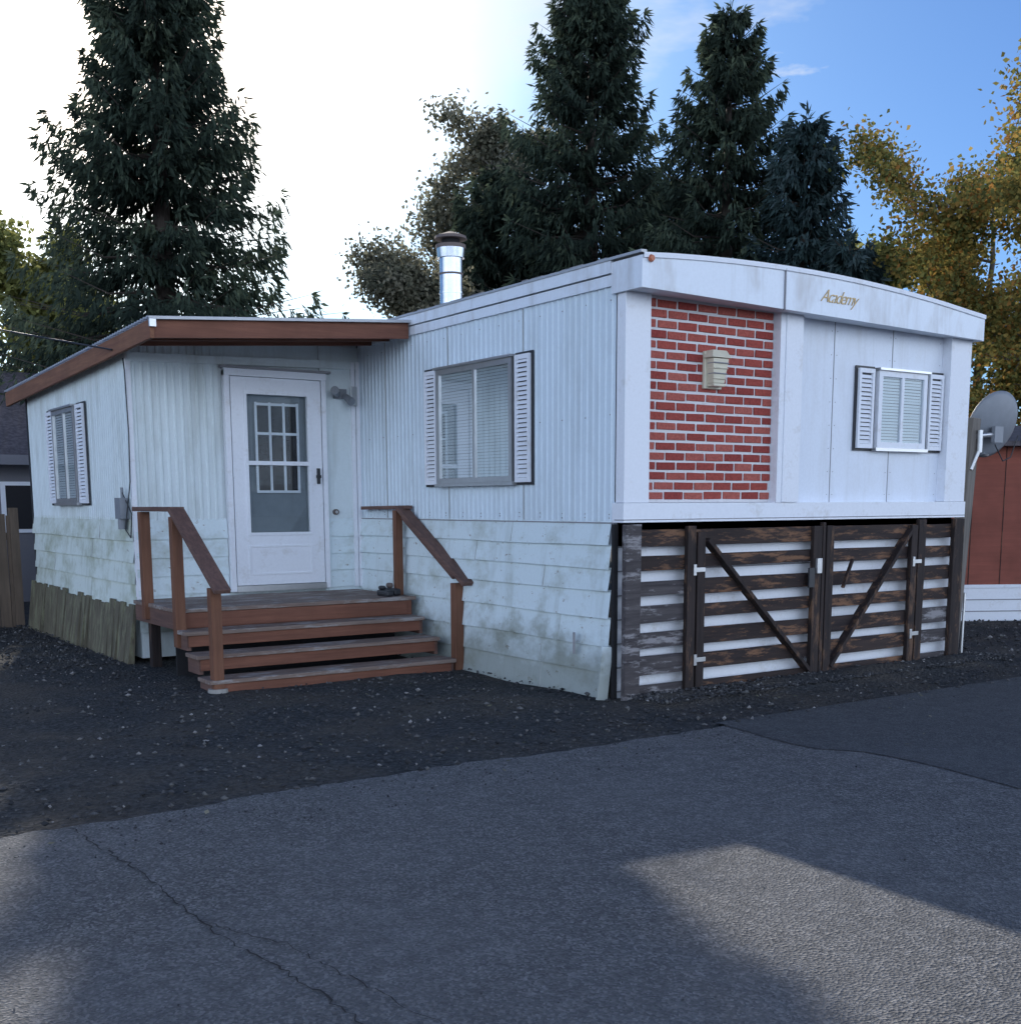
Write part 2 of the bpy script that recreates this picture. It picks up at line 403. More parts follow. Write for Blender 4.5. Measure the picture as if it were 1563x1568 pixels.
while y<y1:
    dz=-.148*(y-y0)/(y1-y0)
    mb.hexa([(RX-.03,y,rz(RX)+dz-.002),(-.02,y,rz(0)+dz-.002),(-.02,y+.045,rz(0)+dz-.002),(RX-.03,y+.045,rz(RX)+dz-.002),
             (RX-.03,y+.012,rz(RX)+dz+.016),(-.02,y+.012,rz(0)+dz+.016),(-.02,y+.033,rz(0)+dz+.016),(RX-.03,y+.033,rz(RX)+dz+.016)],'roofmetal')
    y+=.085
mb.hexa([(RX-.03,y0-.045,rz(RX)-.018),(-.02,y0-.045,rz(0)-.018),(-.02,y0-.03,rz(0)-.018),(RX-.03,y0-.03,rz(RX)-.018),
         (RX-.03,y0-.045,rz(RX)+.006),(-.02,y0-.045,rz(0)+.006),(-.02,y0-.03,rz(0)+.006),(RX-.03,y0-.03,rz(RX)+.006)],'roofmetal')
for yy,h in((y0,.15),(y0+.38,.13),(y0+.76,.13)):
    mb.hexa([(RX+.02,yy,rz(RX)-h-.014),(-.05,yy,rz(0)-h-.014),(-.05,yy+.04,rz(0)-h-.014),(RX+.02,yy+.04,rz(RX)-h-.014),
             (RX+.02,yy,rz(RX)-.04),(-.05,yy,rz(0)-.04),(-.05,yy+.04,rz(0)-.04),(RX+.02,yy+.04,rz(RX)-.04)],'brownwood')
mb.hexa([(RX+.02,y0+.0,rz(RX)-.04),(-.05,y0+.0,rz(0)-.04),(-.05,AY,rz(0)-.07),(RX+.02,AY,rz(RX)-.07),(RX+.02,y0,rz(RX)-.016),(-.05,y0,rz(0)-.016),(-.05,AY,rz(0)-.05),(RX+.02,AY,rz(RX)-.05)],'brownwood')
mb.build('porch_roof',H)
mb=MB()
mb.hexa([(RX-.02,y0-.02,2.93),(RX+.018,y0-.02,2.93),(RX+.018,y1,2.77),(RX-.02,y1,2.77),(RX-.02,y0-.02,3.085),(RX+.018,y0-.02,3.085),(RX+.018,y1,2.94),(RX-.02,y1,2.94)],'fasciawood')
mb.box(RX-.028,RX+.03,y0-.05,y0-.022,3.02,3.09,'alu')
mb.build('rake_board',H,bevel=.004)

# door
mb=MB()
DY=AY
x0,x1=-1.44,-.455
mb.box(x0-.055,x0,DY-.06,DY+.01,.66,2.84,'trim'); mb.box(x1,x1+.05,DY-.06,DY+.01,.66,2.84,'trim')
mb.box(x0-.055,x1+.05,DY-.075,DY+.01,2.79,2.86,'trim'); mb.box(x0-.09,x1+.1,DY-.09,DY-.02,2.862,2.885,'seam')
mb.box(x0,x1,DY-.07,DY+.01,.655,.715,'alu')
gx0,gx1,gz0,gz1=-1.27,-.62,1.25,2.62
yf=DY-.055;yb=DY-.02
mb.box(x0+.01,gx0,yf,yb,.72,2.785,'trim'); mb.box(gx1,x1-.01,yf,yb,.72,2.785,'trim')
mb.box(gx0,gx1,yf,yb,.72,gz0,'trim'); mb.box(gx0,gx1,yf,yb,gz1,2.785,'trim')
mb.box(gx0,gx1,yf-.004,yb,1.925,1.965,'trim')
for a,b,c,e in((gx0-.03,gx1+.03,gz1,gz1+.03),(gx0-.03,gx1+.03,gz0-.03,gz0)): mb.box(a,b,yf-.012,yf,c,e,'trim')
for a in(gx0-.03,gx1): mb.box(a,a+.03,yf-.012,yf,gz0,gz1,'trim')
for a,b,c,e in((-1.30,-.60,1.10,1.12),(-1.30,-.60,.82,.84)): mb.box(a,b,yf-.008,yf,c,e,'trim')
for a in(-1.30,-.62): mb.box(a,a+.02,yf-.008,yf,.84,1.10,'trim')
mb.box(gx0,gx1,DY+.002,DY+.012,gz0,gz1,'curtain')
iy=DY-.008
for i in range(4):
    xx=-1.16+i*.15; mb.box(xx-.013,xx+.013,iy-.010,iy,1.66,2.55,'trim')
for i in range(4):
    zz=1.66+i*.29; mb.box(-1.172,-.698,iy-.013,iy-.002,zz-.013,zz+.013,'trim')
mb.box(-1.15,-.72,iy-.001,iy+.001,1.66,2.53,'dark')
mb.quad([(gx0,yf+.02,gz0),(gx1,yf+.02,gz0),(gx1,yf+.02,gz1),(gx0,yf+.02,gz1)],'glass')
mb.box(-.53,-.505,yf-.035,yf,1.74,1.90,'black'); mb.box(-.55,-.50,yf-.05,yf-.03,1.80,1.83,'black')
mb.cyl((-.31,DY-.01,1.45),(-.31,DY-.05,1.45),.03,.03,12,'rust'); mb.cyl((-.31,DY-.05,1.45),(-.31,DY-.055,1.45),.016,.016,12,'alu')
mb.build('entry_door',H,bevel=.003)
mb=MB()
mb.box(-.30,-.16,DY-.05,DY-.008,2.62,2.72,'dish')
mb.cyl((-.27,DY-.06,2.66),(-.36,DY-.18,2.69),.03,.045,14,'dish'); mb.cyl((-.19,DY-.06,2.65),(-.17,DY-.18,2.58),.03,.045,14,'dish')
mb.box(-.12,-.05,DY-.07,DY-.05,2.55,2.75,'alu')
mb.build('flood_light',H,bevel=.003)
mb=MB()
mb.box(AX-.10,AX-.02,AY+.10,AY+.28,1.40,1.60,'dish'); mb.cyl((AX-.06,AY+.19,1.40),(AX-.06,AY+.19,1.30),.04,.04,10,'dish')
mb.cyl((AX-.05,AY+.19,1.6),(AX-.05,AY+.19,1.7),.015,.015,8,'dish')
pts=[(AX-.06,AY-.1,2.88),(AX-.03,AY-.03,2.78),(AX-.02,AY-.03,2.2),(AX-.03,AY-.03,1.75),(AX-.06,AY+.1,1.30),(AX-.04,AY+.0,1.22),(AX-.03,AY-.03,1.45),(AX-.05,AY+.19,1.66)]
for a,b in zip(pts[:-1],pts[1:]): mb.cyl(a,b,.006,.006,6,'black',False)
mb.build('meter_box',H)
mb=MB()
pp=[Vector((RX-.03,AY-.1,2.95)).lerp(Vector((-5.9,13.2,5.1)),t/14)-Vector((0,0,.12*math.sin(math.pi*t/14))) for t in range(15)]
for a,b in zip(pp[:-1],pp[1:]): mb.cyl(a,b,.009,.009,6,'black',False)
mb.build('power_line',H)
mb=MB()
sx,sy=1.2,4.33
mb.cyl((sx,sy,3.3),(sx,sy,3.50),.20,.145,28,'roofmetal')
mb.cyl((sx,sy,3.45),(sx,sy,4.20),.128,.128,32,'galv',False)
mb.cyl((sx,sy,3.82),(sx,sy,3.84),.134,.134,32,'galv'); mb.cyl((sx,sy,4.02),(sx,sy,4.04),.134,.134,32,'rust')
mb.cyl((sx,sy,4.20),(sx,sy,4.30),.15,.16,32,'galv'); mb.cyl((sx,sy,4.30),(sx,sy,4.34),.165,.165,32,'rust')
mb.cyl((sx,sy,4.34),(sx,sy,4.40),.10,.10,20,'dark'); mb.cyl((sx,sy,4.40),(sx,sy,4.43),.18,.17,32,'rust'); mb.cyl((sx,sy,4.43),(sx,sy,4.48),.17,.03,32,'rust')
o=mb.build('stove_pipe',H)
for p in o.data.polygons: p.use_smooth=len(p.vertices)==4
o.modifiers.new('e','EDGE_SPLIT')

# ------------------------------------------------------------------ porch deck/steps
P=empty('porch_steps')
mb=MB()
dz=.63
y=3.0-.03
while y<4.2:
    mb.box(-2.48,-.08,y,y+.135,dz-.035,dz+ru(-.002,.002),'tread'); y+=.14
mb.box(-2.46,-.12,2.99,3.03,dz-.19,dz-.037,'brownwood')
mb.box(-2.47,-2.43,3.03,4.2,dz-.19,dz-.037,'brownwoodY')
steps=[(.455,2.70),(.28,2.42),(.105,2.13)]
for z,yn in steps:
    mb.box(-2.50,-.14,yn,yn+.13,z-.035,z,'tread',j=.002); mb.box(-2.50,-.14,yn+.138,yn+.30,z-.035,z-.001,'tread')
    mb.box(-2.46,-.18,yn+.025,yn+.045,z-.135,z-.037,'brownwood')
mb.box(-2.46,-.18,2.995-.02,2.988,.46,.59,'brownwood')
for x in(-2.47,-.175):
    for z,yn in steps: mb.box(x,x+.038,yn+.05,yn+.33,max(-.03,z-.17),z-.037,'brownwoodY')
for x in(-2.42,-1.3,-.2): mb.box(x,x+.09,3.9,3.99,-.03,.44,'gatepost')
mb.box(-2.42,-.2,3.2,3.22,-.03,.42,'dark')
mb.build('deck_and_treads',P,bevel=.004)
mb=MB()
def post(x,y,z0,z1,w=.09): mb.box(x-w/2,x+w/2,y-w/2,y+w/2,z0,z1,'brownwoodZ')
post(-2.47,3.80,dz-.15,1.47); post(-2.46,2.95,.3,1.43); post(-2.42,2.18,-.05,.86); post(-.07,2.22,-.05,.80); post(-.12,3.25,dz-.02,1.47,.075)
mb.cyl((-2.42,2.18,-.04),(-2.42,2.18,.03),.09,.08,12,'concrete')
mb.beam((-2.46,3.95,1.495),(-2.46,2.90,1.495),.14,.04,'brownwoodY')
mb.beam((-2.46,2.93,1.50),(-2.42,1.98,.84),.14,.04,'brownwoodY')
mb.beam((-.11,3.2,1.50),(-.07,2.02,.80),.13,.04,'brownwoodY'); mb.beam((-.05,4.1,1.49),(-.07,3.1,1.50),.08,.035,'brownwoodY')
mb.beam((-.11,3.15,1.43),(-.07,2.25,.87),.035,.09,'brownwoodY')
mb.build('railings',P,bevel=.005)
mb=MB()
mb.box(-.36,-.28,3.05,3.28,dz,dz+.06,'black'); mb.box(-.24,-.16,3.12,3.34,dz,dz+.07,'black')
mb.box(-.35,-.29,3.18,3.27,dz+.06,dz+.10,'black'); mb.box(-.23,-.17,3.25,3.33,dz+.07,dz+.12,'rust')
mb.build('shoes',P,bevel=.02)

# ------------------------------------------------------------------ wooden gate
G=empty('wooden_gate')
bz=[(1.20,1.325),(1.01,1.115),(.80,.925),(.605,.715),(.385,.525),(.18,.315),(-.03,.09)]
mb=MB()
for (a,b) in bz:
    mb.box(.17,.66,-.085,-.06,a+ru(-.02,.01),b+ru(-.008,.018),'gategrey' if b<.95 else 'gate',j=.005)
    mb.box(.70,2.20,-.085,-.06,a+ru(-.01,.01),b+ru(-.008,.008),'gate',j=.006)
    mb.box(2.36,3.62,-.085,-.06,a+ru(-.01,.01),b+ru(-.008,.008),'gate',j=.006)
    mb.box(3.66,4.12,-.085,-.06,a+ru(-.01,.01),b+ru(-.008,.008),'gategrey' if b<.7 else 'gate',j=.005)
mb.build('boards',G,bevel=.003)
mb=MB()
for x0_,x1_,z1_ in((.0,.155,1.37),(.64,.735,1.35),(.75,.84,1.30),(2.12,2.22,1.33),(2.235,2.27,1.36),(2.285,2.38,1.33),(3.46,3.55,1.32),(3.565,3.67,1.37),(4.10,4.26,1.37)):
    mb.box(x0_,x1_,-.13,-.087,-.04,z1_,'gatepost' if 0.1<x0_ else 'gategrey',j=.003)
mb.beam((.86,-.105,1.24),(2.12,-.105,.06),.035,.085,'gatepost',up=(0,1,0)); mb.beam((2.38,-.105,.08),(3.46,-.105,1.28),.035,.085,'gatepost',up=(0,1,0))
mb.build('posts_and_braces',G,bevel=.004)
mb=MB()
for x,z in((.78,1.0),(.80,.27),(3.56,.98),(3.56,.30)):
    mb.box(x-.07,x+.05,-.139,-.131,z-.018,z+.018,'alu'); mb.box(x-.08,x-.05,-.142,-.131,z-.045,z+.045,'alu')
mb.box(2.14,2.20,-.16,-.131,.92,1.05,'alu'); mb.box(2.05,2.12,-.15,-.131,.80,.97,'black'); mb.beam((2.5,-.14,.78),(2.62,-.14,1.03),.02,.03,'gatepost',up=(0,1,0))
mb.build('hardware',G,bevel=.002)
mb=MB()
mb.box(.03,W-.01,.02,.04,-.05,1.38,'trim')
for i in range(7): mb.box(.03,W-.01,.008,.02,.05+i*.19,.06+i*.19,'seam')
mb.build('end_skirting',H)

# ------------------------------------------------------------------ satellite dish
D=empty('satellite_dish')
mb=MB()
mb.beam((4.62,.22,-.1),(4.78,.20,2.36),.13,.11,'greypost',up=(0,1,0))
mb.cyl((4.62,.08,-.1),(4.66,.10,.62),.014,.014,8,'alu')
mb.build('support_post',D,bevel=.006)
mb=MB()
dc=Vector((5.08,.12,2.29)); ax=Vector((.10,.95,.30)).normalized()
r_=ax.cross(Vector((0,0,1))).normalized(); u_=r_.cross(ax)
rings=8;seg=36;R_=.34
for i in range(rings):
    for j in range(seg):
        q=[]
        for (a,b) in((i,j),(i,j+1),(i+1,j+1),(i+1,j)):
            rr=R_*a/rings;t_=2*math.pi*b/seg
            q.append(dc+r_*rr*1.02*math.cos(t_)+u_*rr*math.sin(t_)+ax*(.07*(a/rings)**2))
        mb.quad(q,'dish')
o=mb.build('reflector',D,smooth=True)
md=o.modifiers.new('w','WELD'); md.merge_threshold=.0005; md=o.modifiers.new('s','SOLIDIFY'); md.thickness=.008
mb=MB()
mb.cyl((4.78,.15,2.18),(4.98,.10,2.20),.025,.025,12,'alu'); mb.cyl((4.80,.12,2.02),(4.80,.12,2.24),.028,.028,12,'alu')
mb.cyl((4.80,.12,2.05),(4.72,.15,1.85),.022,.022,10,'alu')
mb.cyl(dc-u_*.30,dc+ax*.35-u_*.33,.012,.012,8,'alu'); mb.box(dc.x+.05,dc.x+.12,dc.y+.3,dc.y+.4,1.98,2.06,'dish')
mb.box(4.96,5.10,.06,.10,2.12,2.28,'dish')
wp=[Vector((5.0,.08,2.1)),Vector((5.15,.08,1.94)),Vector((5.28,.08,1.98)),Vector((5.36,.06,2.2))]
for a,b in zip(wp[:-1],wp[1:]): mb.cyl(a,b,.006,.006,6,'black',False)
mb.build('bracket',D)

# ------------------------------------------------------------------ neighbours
def place(o,loc,rz_): o.location=loc; o.rotation_euler=(0,0,rz_)
NR=empty('red_house')
mb=MB()
mb.box(-2,8,0,3.6,.45,2.25,'red')
mb.box(-2,8,-.01,3.6,-.05,.43,'trim')
for z in(.12,.27): mb.box(-2,8,-.018,-.009,z,z+.012,'seam')
mb.box(-2,8,-.03,.0,.43,.47,'trim')
for i in range(24): mb.box(-2+i*.42,-1.992+i*.42,-.006,0,.47,2.25,'gatepost')
mb.hexa([(-2.2,-.25,2.22),(8.2,-.25,2.22),(8.2,3.9,2.22),(-2.2,3.9,2.22),(-2.2,-.25,2.28),(8.2,-.25,2.28),(8.2,1.8,2.6),(-2.2,1.8,2.6)],'shingle')
mb.build('house_body',NR)
mb=MB()
wx=.20
mb.box(wx-.4,wx+.42,-.03,.0,.92,1.95,'trim'); mb.box(wx-.33,wx+.35,-.034,-.0305,1.0,1.88,'curtain')
for a,b in((wx-.33,wx-.02),(wx+.03,wx+.35)): mb.quad([(a,-.04,1.0),(b,-.04,1.0),(b,-.04,1.88),(a,-.04,1.88)],'glass')
mb.box(wx-.02,wx+.03,-.045,-.0305,1.0,1.88,'trim')
mb.build('house_window',NR)
place(NR,(6.72,2.49,0),math.radians(-30))
NL=empty('shingle_roof_house')
mb=MB()
mb.box(-9,3,0,6,-.05,2.3,'greywall')
mb.hexa([(-9.4,-.4,2.25),(3.4,-.4,2.25),(3.4,6.4,2.25),(-9.4,6.4,2.25),(-9.4,2.9,3.9),(3.4,2.9,3.9),(3.4,3.1,3.9),(-9.4,3.1,3.9)],'shingle')
mb.box(-9.4,3.4,-.44,-.4,2.15,2.3,'greywall')
mb.box(.9,1.7,-.03,0,1.1,1.9,'trim'); mb.box(.97,1.63,-.04,-.03,1.16,1.84,'dark')
mb.box(-2.2,-1.3,-.03,0,1.1,1.9,'trim'); mb.box(-2.1,-1.4,-.04,-.03,1.16,1.84,'dark')
mb.build('house_shell',NL)
place(NL,(-2.9,12.6,0),math.radians(4))
F_=empty('wooden_fence')
mb=MB()
x=-8.5
while x<-2.62:
    w=.135; h=1.42+ru(-.02,.02); mb.box(x,x+w-.008,8.78,8.80,-.05,h,'fence',j=.003); x+=w
mb.box(-8.5,-2.6,8.80,8.84,.3,.39,'fence'); mb.box(-8.5,-2.6,8.80,8.84,1.1,1.19,'fence')
mb.box(-2.66,-2.56,8.72,8.82,-.05,1.5,'fence')
mb.build('boards',F_)
mb=MB()
mb.box(-3.12,-2.86,8.755,8.765,1.05,1.30,'black'); mb.box(-3.10,-2.88,8.75,8.754,1.07,1.12,'trim'); mb.box(-3.10,-2.88,8.75,8.754,1.22,1.28,'trim')
mb.box(-3.02,-2.98,8.75,8.754,1.12,1.22,'trim')
mb.build('notice_sign',F_)

# ------------------------------------------------------------------ ground
def vnoise(x,y,seed=0):
    r=np.random.RandomState(seed); z=np.zeros_like(x)
    for f,a in((.5,1),(1.1,.6),(2.3,.4),(4.7,.25),(9.0,.14)):
        for _ in range(3):
            t=r.rand()*6.28; ph=r.rand()*6.28
            z+=a/3*np.sin(f*(x*math.cos(t)+y*math.sin(t))*2+ph)
    return z
fine=np.arange(-9,8,.11); fx=np.concatenate([[-500,-200,-80,-40,-20,-13,-10.5],fine,[9,11,14,20,40,80,200,500]])
finey=np.arange(-2,9.5,.11); fyv=np.concatenate([[-500,-200,-80,-40,-20,-12,-6,-3],finey,[11,14,20,30,60,120,250,600]])
X,Y=np.meshgrid(fx,fyv)
mask=np.clip((Y+1.05)/.5,0,1)*np.clip((X+9)/1,0,1)*np.clip((8-X)/1,0,1)*np.clip((9.5-Y)/1,0,1)
Zg=mask*(.014*vnoise(X,Y,3)+.008*vnoise(X*4,Y*4,5))
Zg+=.05*np.exp(-((Y+.30)/.22)**2)*np.clip((X+.2)/.3,0,1)*np.clip((4.5-X)/.3,0,1)*(1+.3*np.sin(X*5))
Zg-=.006*(Y<-1.0)
verts=np.stack([X.ravel(),Y.ravel(),Zg.ravel()],1); nx=len(fx)
faces=[(r*nx+c,r*nx+c+1,(r+1)*nx+c+1,(r+1)*nx+c) for r in range(len(fyv)-1) for c in range(nx-1)]
m,nt,b=newmat('gravel_ground')
n1=noise(nt,28,3,.75); n2=noise(nt,1.1,4,.6)
tc=N(nt,'ShaderNodeTexCoord'); vo=N(nt,'ShaderNodeTexVoronoi'); vo.inputs['Scale'].default_value=38; nt.links.new(tc.outputs['Object'],vo.inputs['Vector'])
c=mix(nt,ramp(nt,vo.outputs['Color'],[(.1,0),(.9,1)]),(.030,.033,.035),(.090,.093,.094))
c=mix(nt,ramp(nt,n2,[(.44,0),(.62,.8)]),c,(.105,.093,.078))
c=mix(nt,ramp(nt,n1,[(.35,.6),(.6,0)]),c,(.02,.02,.022))
nt.links.new(c,b.inputs['Base Color']); b.inputs['Roughness'].default_value=.95; b.inputs['Specular IOR Level'].default_value=.15
bump(nt,b,vo.outputs['Distance'],.8,.02)
me=bpy.data.meshes.new('ground'); me.from_pydata(verts.tolist(),[],faces); me.materials.append(m)
g=bpy.data.objects.new('ground',me); COL.objects.link(g)
for p in me.polygons: p.use_smooth=True
def asphalt(name,base,hi,dk):
    m,nt,b=newmat(name)
    tc=N(nt,'ShaderNodeTexCoord')
    vo=N(nt,'ShaderNodeTexVoronoi'); vo.inputs['Scale'].default_value=95; nt.links.new(tc.outputs['Object'],vo.inputs['Vector'])
    n2=noise(nt,.7,4,.65); n4=noise(nt,7,4,.7)
    c=mix(nt,ramp(nt,vo.outputs['Color'],[(.15,0),(.55,.3),(.95,1)]),dk,hi)
    c=mix(nt,.25,c,base)
    c=mix(nt,ramp(nt,n2,[(.35,0),(.7,.45)]),c,tuple(x*1.4 for x in base))
    c=mix(nt,ramp(nt,n4,[(.42,0),(.72,.55)]),c,tuple(x*.5 for x in base))
    nt.links.new(c,b.inputs['Base Color']); b.inputs['Roughness'].default_value=.85; b.inputs['Specular IOR Level'].default_value=.3
    bump(nt,b,vo.outputs['Distance'],.9,.010); return m
M['asph']=asphalt('old_asphalt',(.125,.128,.134),(.32,.315,.31),(.045,.047,.051))
M['asph2']=asphalt('new_asphalt',(.078,.084,.092),(.17,.175,.18),(.029,.031,.035))
def sheet(name,outline_top,ybot,z,mat):
    mb=MB()
    for (a,ya),(b_,yb) in zip(outline_top[:-1],outline_top[1:]):
        mb.quad([(a,ybot,z),(b_,ybot,z),(b_,yb,z),(a,ya,z)],mat)
        mb.quad([(a,ya,z),(b_,yb,z),(b_,yb+.02,z-.02),(a,ya+.02,z-.02)],mat)
    return mb.build(name)
ed=[(-120,-1.3),(-30,-1.3)]; x=-10
while x<8: ed.append((x,-1.28+.035*math.sin(x*1.7)+.02*math.sin(x*5.1)+ru(-.022,.022))); x+=.09
ed+=[(30,-1.3),(120,-1.3)]
sheet('asphalt_road',ed,-16,.004,'asph')
mb=MB()
ys=[-1.2,-1.27,-1.4,-1.6,-1.8,-2,-2.2,-2.4,-2.6,-2.8,-3.0,-3.2,-3.4,-3.5]
def lx(y): return -.12+ .05*math.sin(y*4)+ (0.10 if y<-2.3 else 0)
pr=[(lx(y)+ru(-.012,.012),y) for y in ys]
for (a,ya),(b_,yb) in zip(pr[:-1],pr[1:]): mb.quad([(b_,yb,.009),(14,yb,.009),(14,ya,.009),(a,ya,.009)],'asph2')
mb.build('driveway_apron')
def crack(mb,pts,w):
    q=[]
    for i in range(len(pts)-1):
        a=Vector((*pts[i],0));b_=Vector((*pts[i+1],0));n=max(2,int((b_-a).length/.035))
        for k in range(n): q.append(a.lerp(b_,k/n)+Vector((ru(-.014,.014),ru(-.014,.014),0)))
    q.append(Vector((*pts[-1],0)))
    for a,b_ in zip(q[:-1],q[1:]):
        d=(b_-a).normalized(); r=Vector((-d.y,d.x,0))*w*ru(.3,1.4)/2
        mb.quad([a-r+Vector((0,0,.0085)),b_-r+Vector((0,0,.0085)),b_+r+Vector((0,0,.0085)),a+r+Vector((0,0,.0085))],'dark')
mb=MB()
crack(mb,[(-4.45,-1.35),(-4.42,-1.75),(-4.37,-2.2),(-4.38,-2.65),(-4.36,-3.1),(-4.30,-3.5),(-4.25,-4.2)],.007)
crack(mb,[(-4.37,-2.9),(-4.2,-3.3),(-4.12,-3.9),(-4.0,-4.6)],.004)
mb.build('asphalt_cracks')
rs=np.random.RandomState(11)
def stones(n,xr,yr,smin,smax,z,verts,faces,av,test=None):
    octv=np.array([(1,0,0),(-1,0,0),(0,1,0),(0,-1,0),(0,0,1),(0,0,-1)],float)
    of=[(0,2,4),(2,1,4),(1,3,4),(3,0,4),(2,0,5),(1,2,5),(3,1,5),(0,3,5)]
    for i in range(n):
        x=rs.uniform(*xr);y=rs.uniform(*yr)
        if test and not test(x,y): continue
        s=smin+(smax-smin)*rs.rand()**3; t=rs.rand()*6.28
        v=octv*(s*rs.uniform(.7,1.3),s*rs.uniform(.6,1.1),s*rs.uniform(.4,.8)); v=v+rs.uniform(-.2,.2,v.shape)*s
        c_,s_=math.cos(t),math.sin(t)
        v=np.stack([v[:,0]*c_-v[:,1]*s_+x,v[:,0]*s_+v[:,1]*c_+y,v[:,2]+z+s*.2],1)
        b0=len(verts); verts.extend(v.tolist()); faces.extend([(a+b0,b_+b0,c+b0) for a,b_,c in of]); av.extend([rs.rand()]*6)
V=[];Fc=[];A=[]
inside=lambda x,y: not(x>0 and y>-.05) and not(x>-2.45 and y>4.3) and not (-2.5<x<-.1 and y>2.1)
stones(13000,(-7,4.6),(-1.28,4.5),.006,.024,.008,V,Fc,A,inside)
stones(2500,(-5,-2.5),(4.3,8.7),.01,.03,.01,V,Fc,A)
stones(2500,(0,4.6),(-.55,-.1),.008,.026,.04,V,Fc,A)
stones(2500,(4.4,9),(-1.2,3),.01,.03,.01,V,Fc,A)
stones(900,(-5.5,4),(-1.9,-1.22),.004,.011,.005,V,Fc,A)
stones(250,(-5.2,2),(-4.5,-1.9),.003,.007,.006,V,Fc,A)
def npmesh(name,V,Fc,A,mats,parent=None):
    me=bpy.data.meshes.new(name); me.from_pydata(V if isinstance(V,list) else V.tolist(),[],Fc if isinstance(Fc,list) else Fc.tolist())
    for k in mats: me.materials.append(M[k])
    at=me.attributes.new('v','FLOAT','POINT'); at.data.foreach_set('value',np.asarray(A,dtype=np.float32))
    me.update(); o=bpy.data.objects.new(name,me); COL.objects.link(o)
    if parent: o.parent=parent
    return o
npmesh('gravel_stones',V,Fc,A,['stone'])
V=[];Fc=[];A=[]
for i in range(90):
    x=rs.uniform(-5,4.5); y=rs.uniform(-1.6,2.0) if x<-.15 else rs.uniform(-2.6,-.2)
    s=rs.uniform(.010,.024); t=rs.rand()*6.28; zz=.018 if y>-1.25 else .012
    u=np.array([math.cos(t),math.sin(t),rs.uniform(-.3,.3)])*s; w_=np.array([-math.sin(t),math.cos(t),rs.uniform(-.3,.3)])*s*.6
    c0=np.array([x,y,zz+s*.3]); b0=len(V)
    V+= [(c0-u).tolist(),(c0+w_).tolist(),(c0+u).tolist(),(c0-w_).tolist()]; Fc.append((b0,b0+1,b0+2,b0+3)); A+=[rs.rand()]*4
npmesh('fallen_leaves',V,Fc,A,['leafolive'])

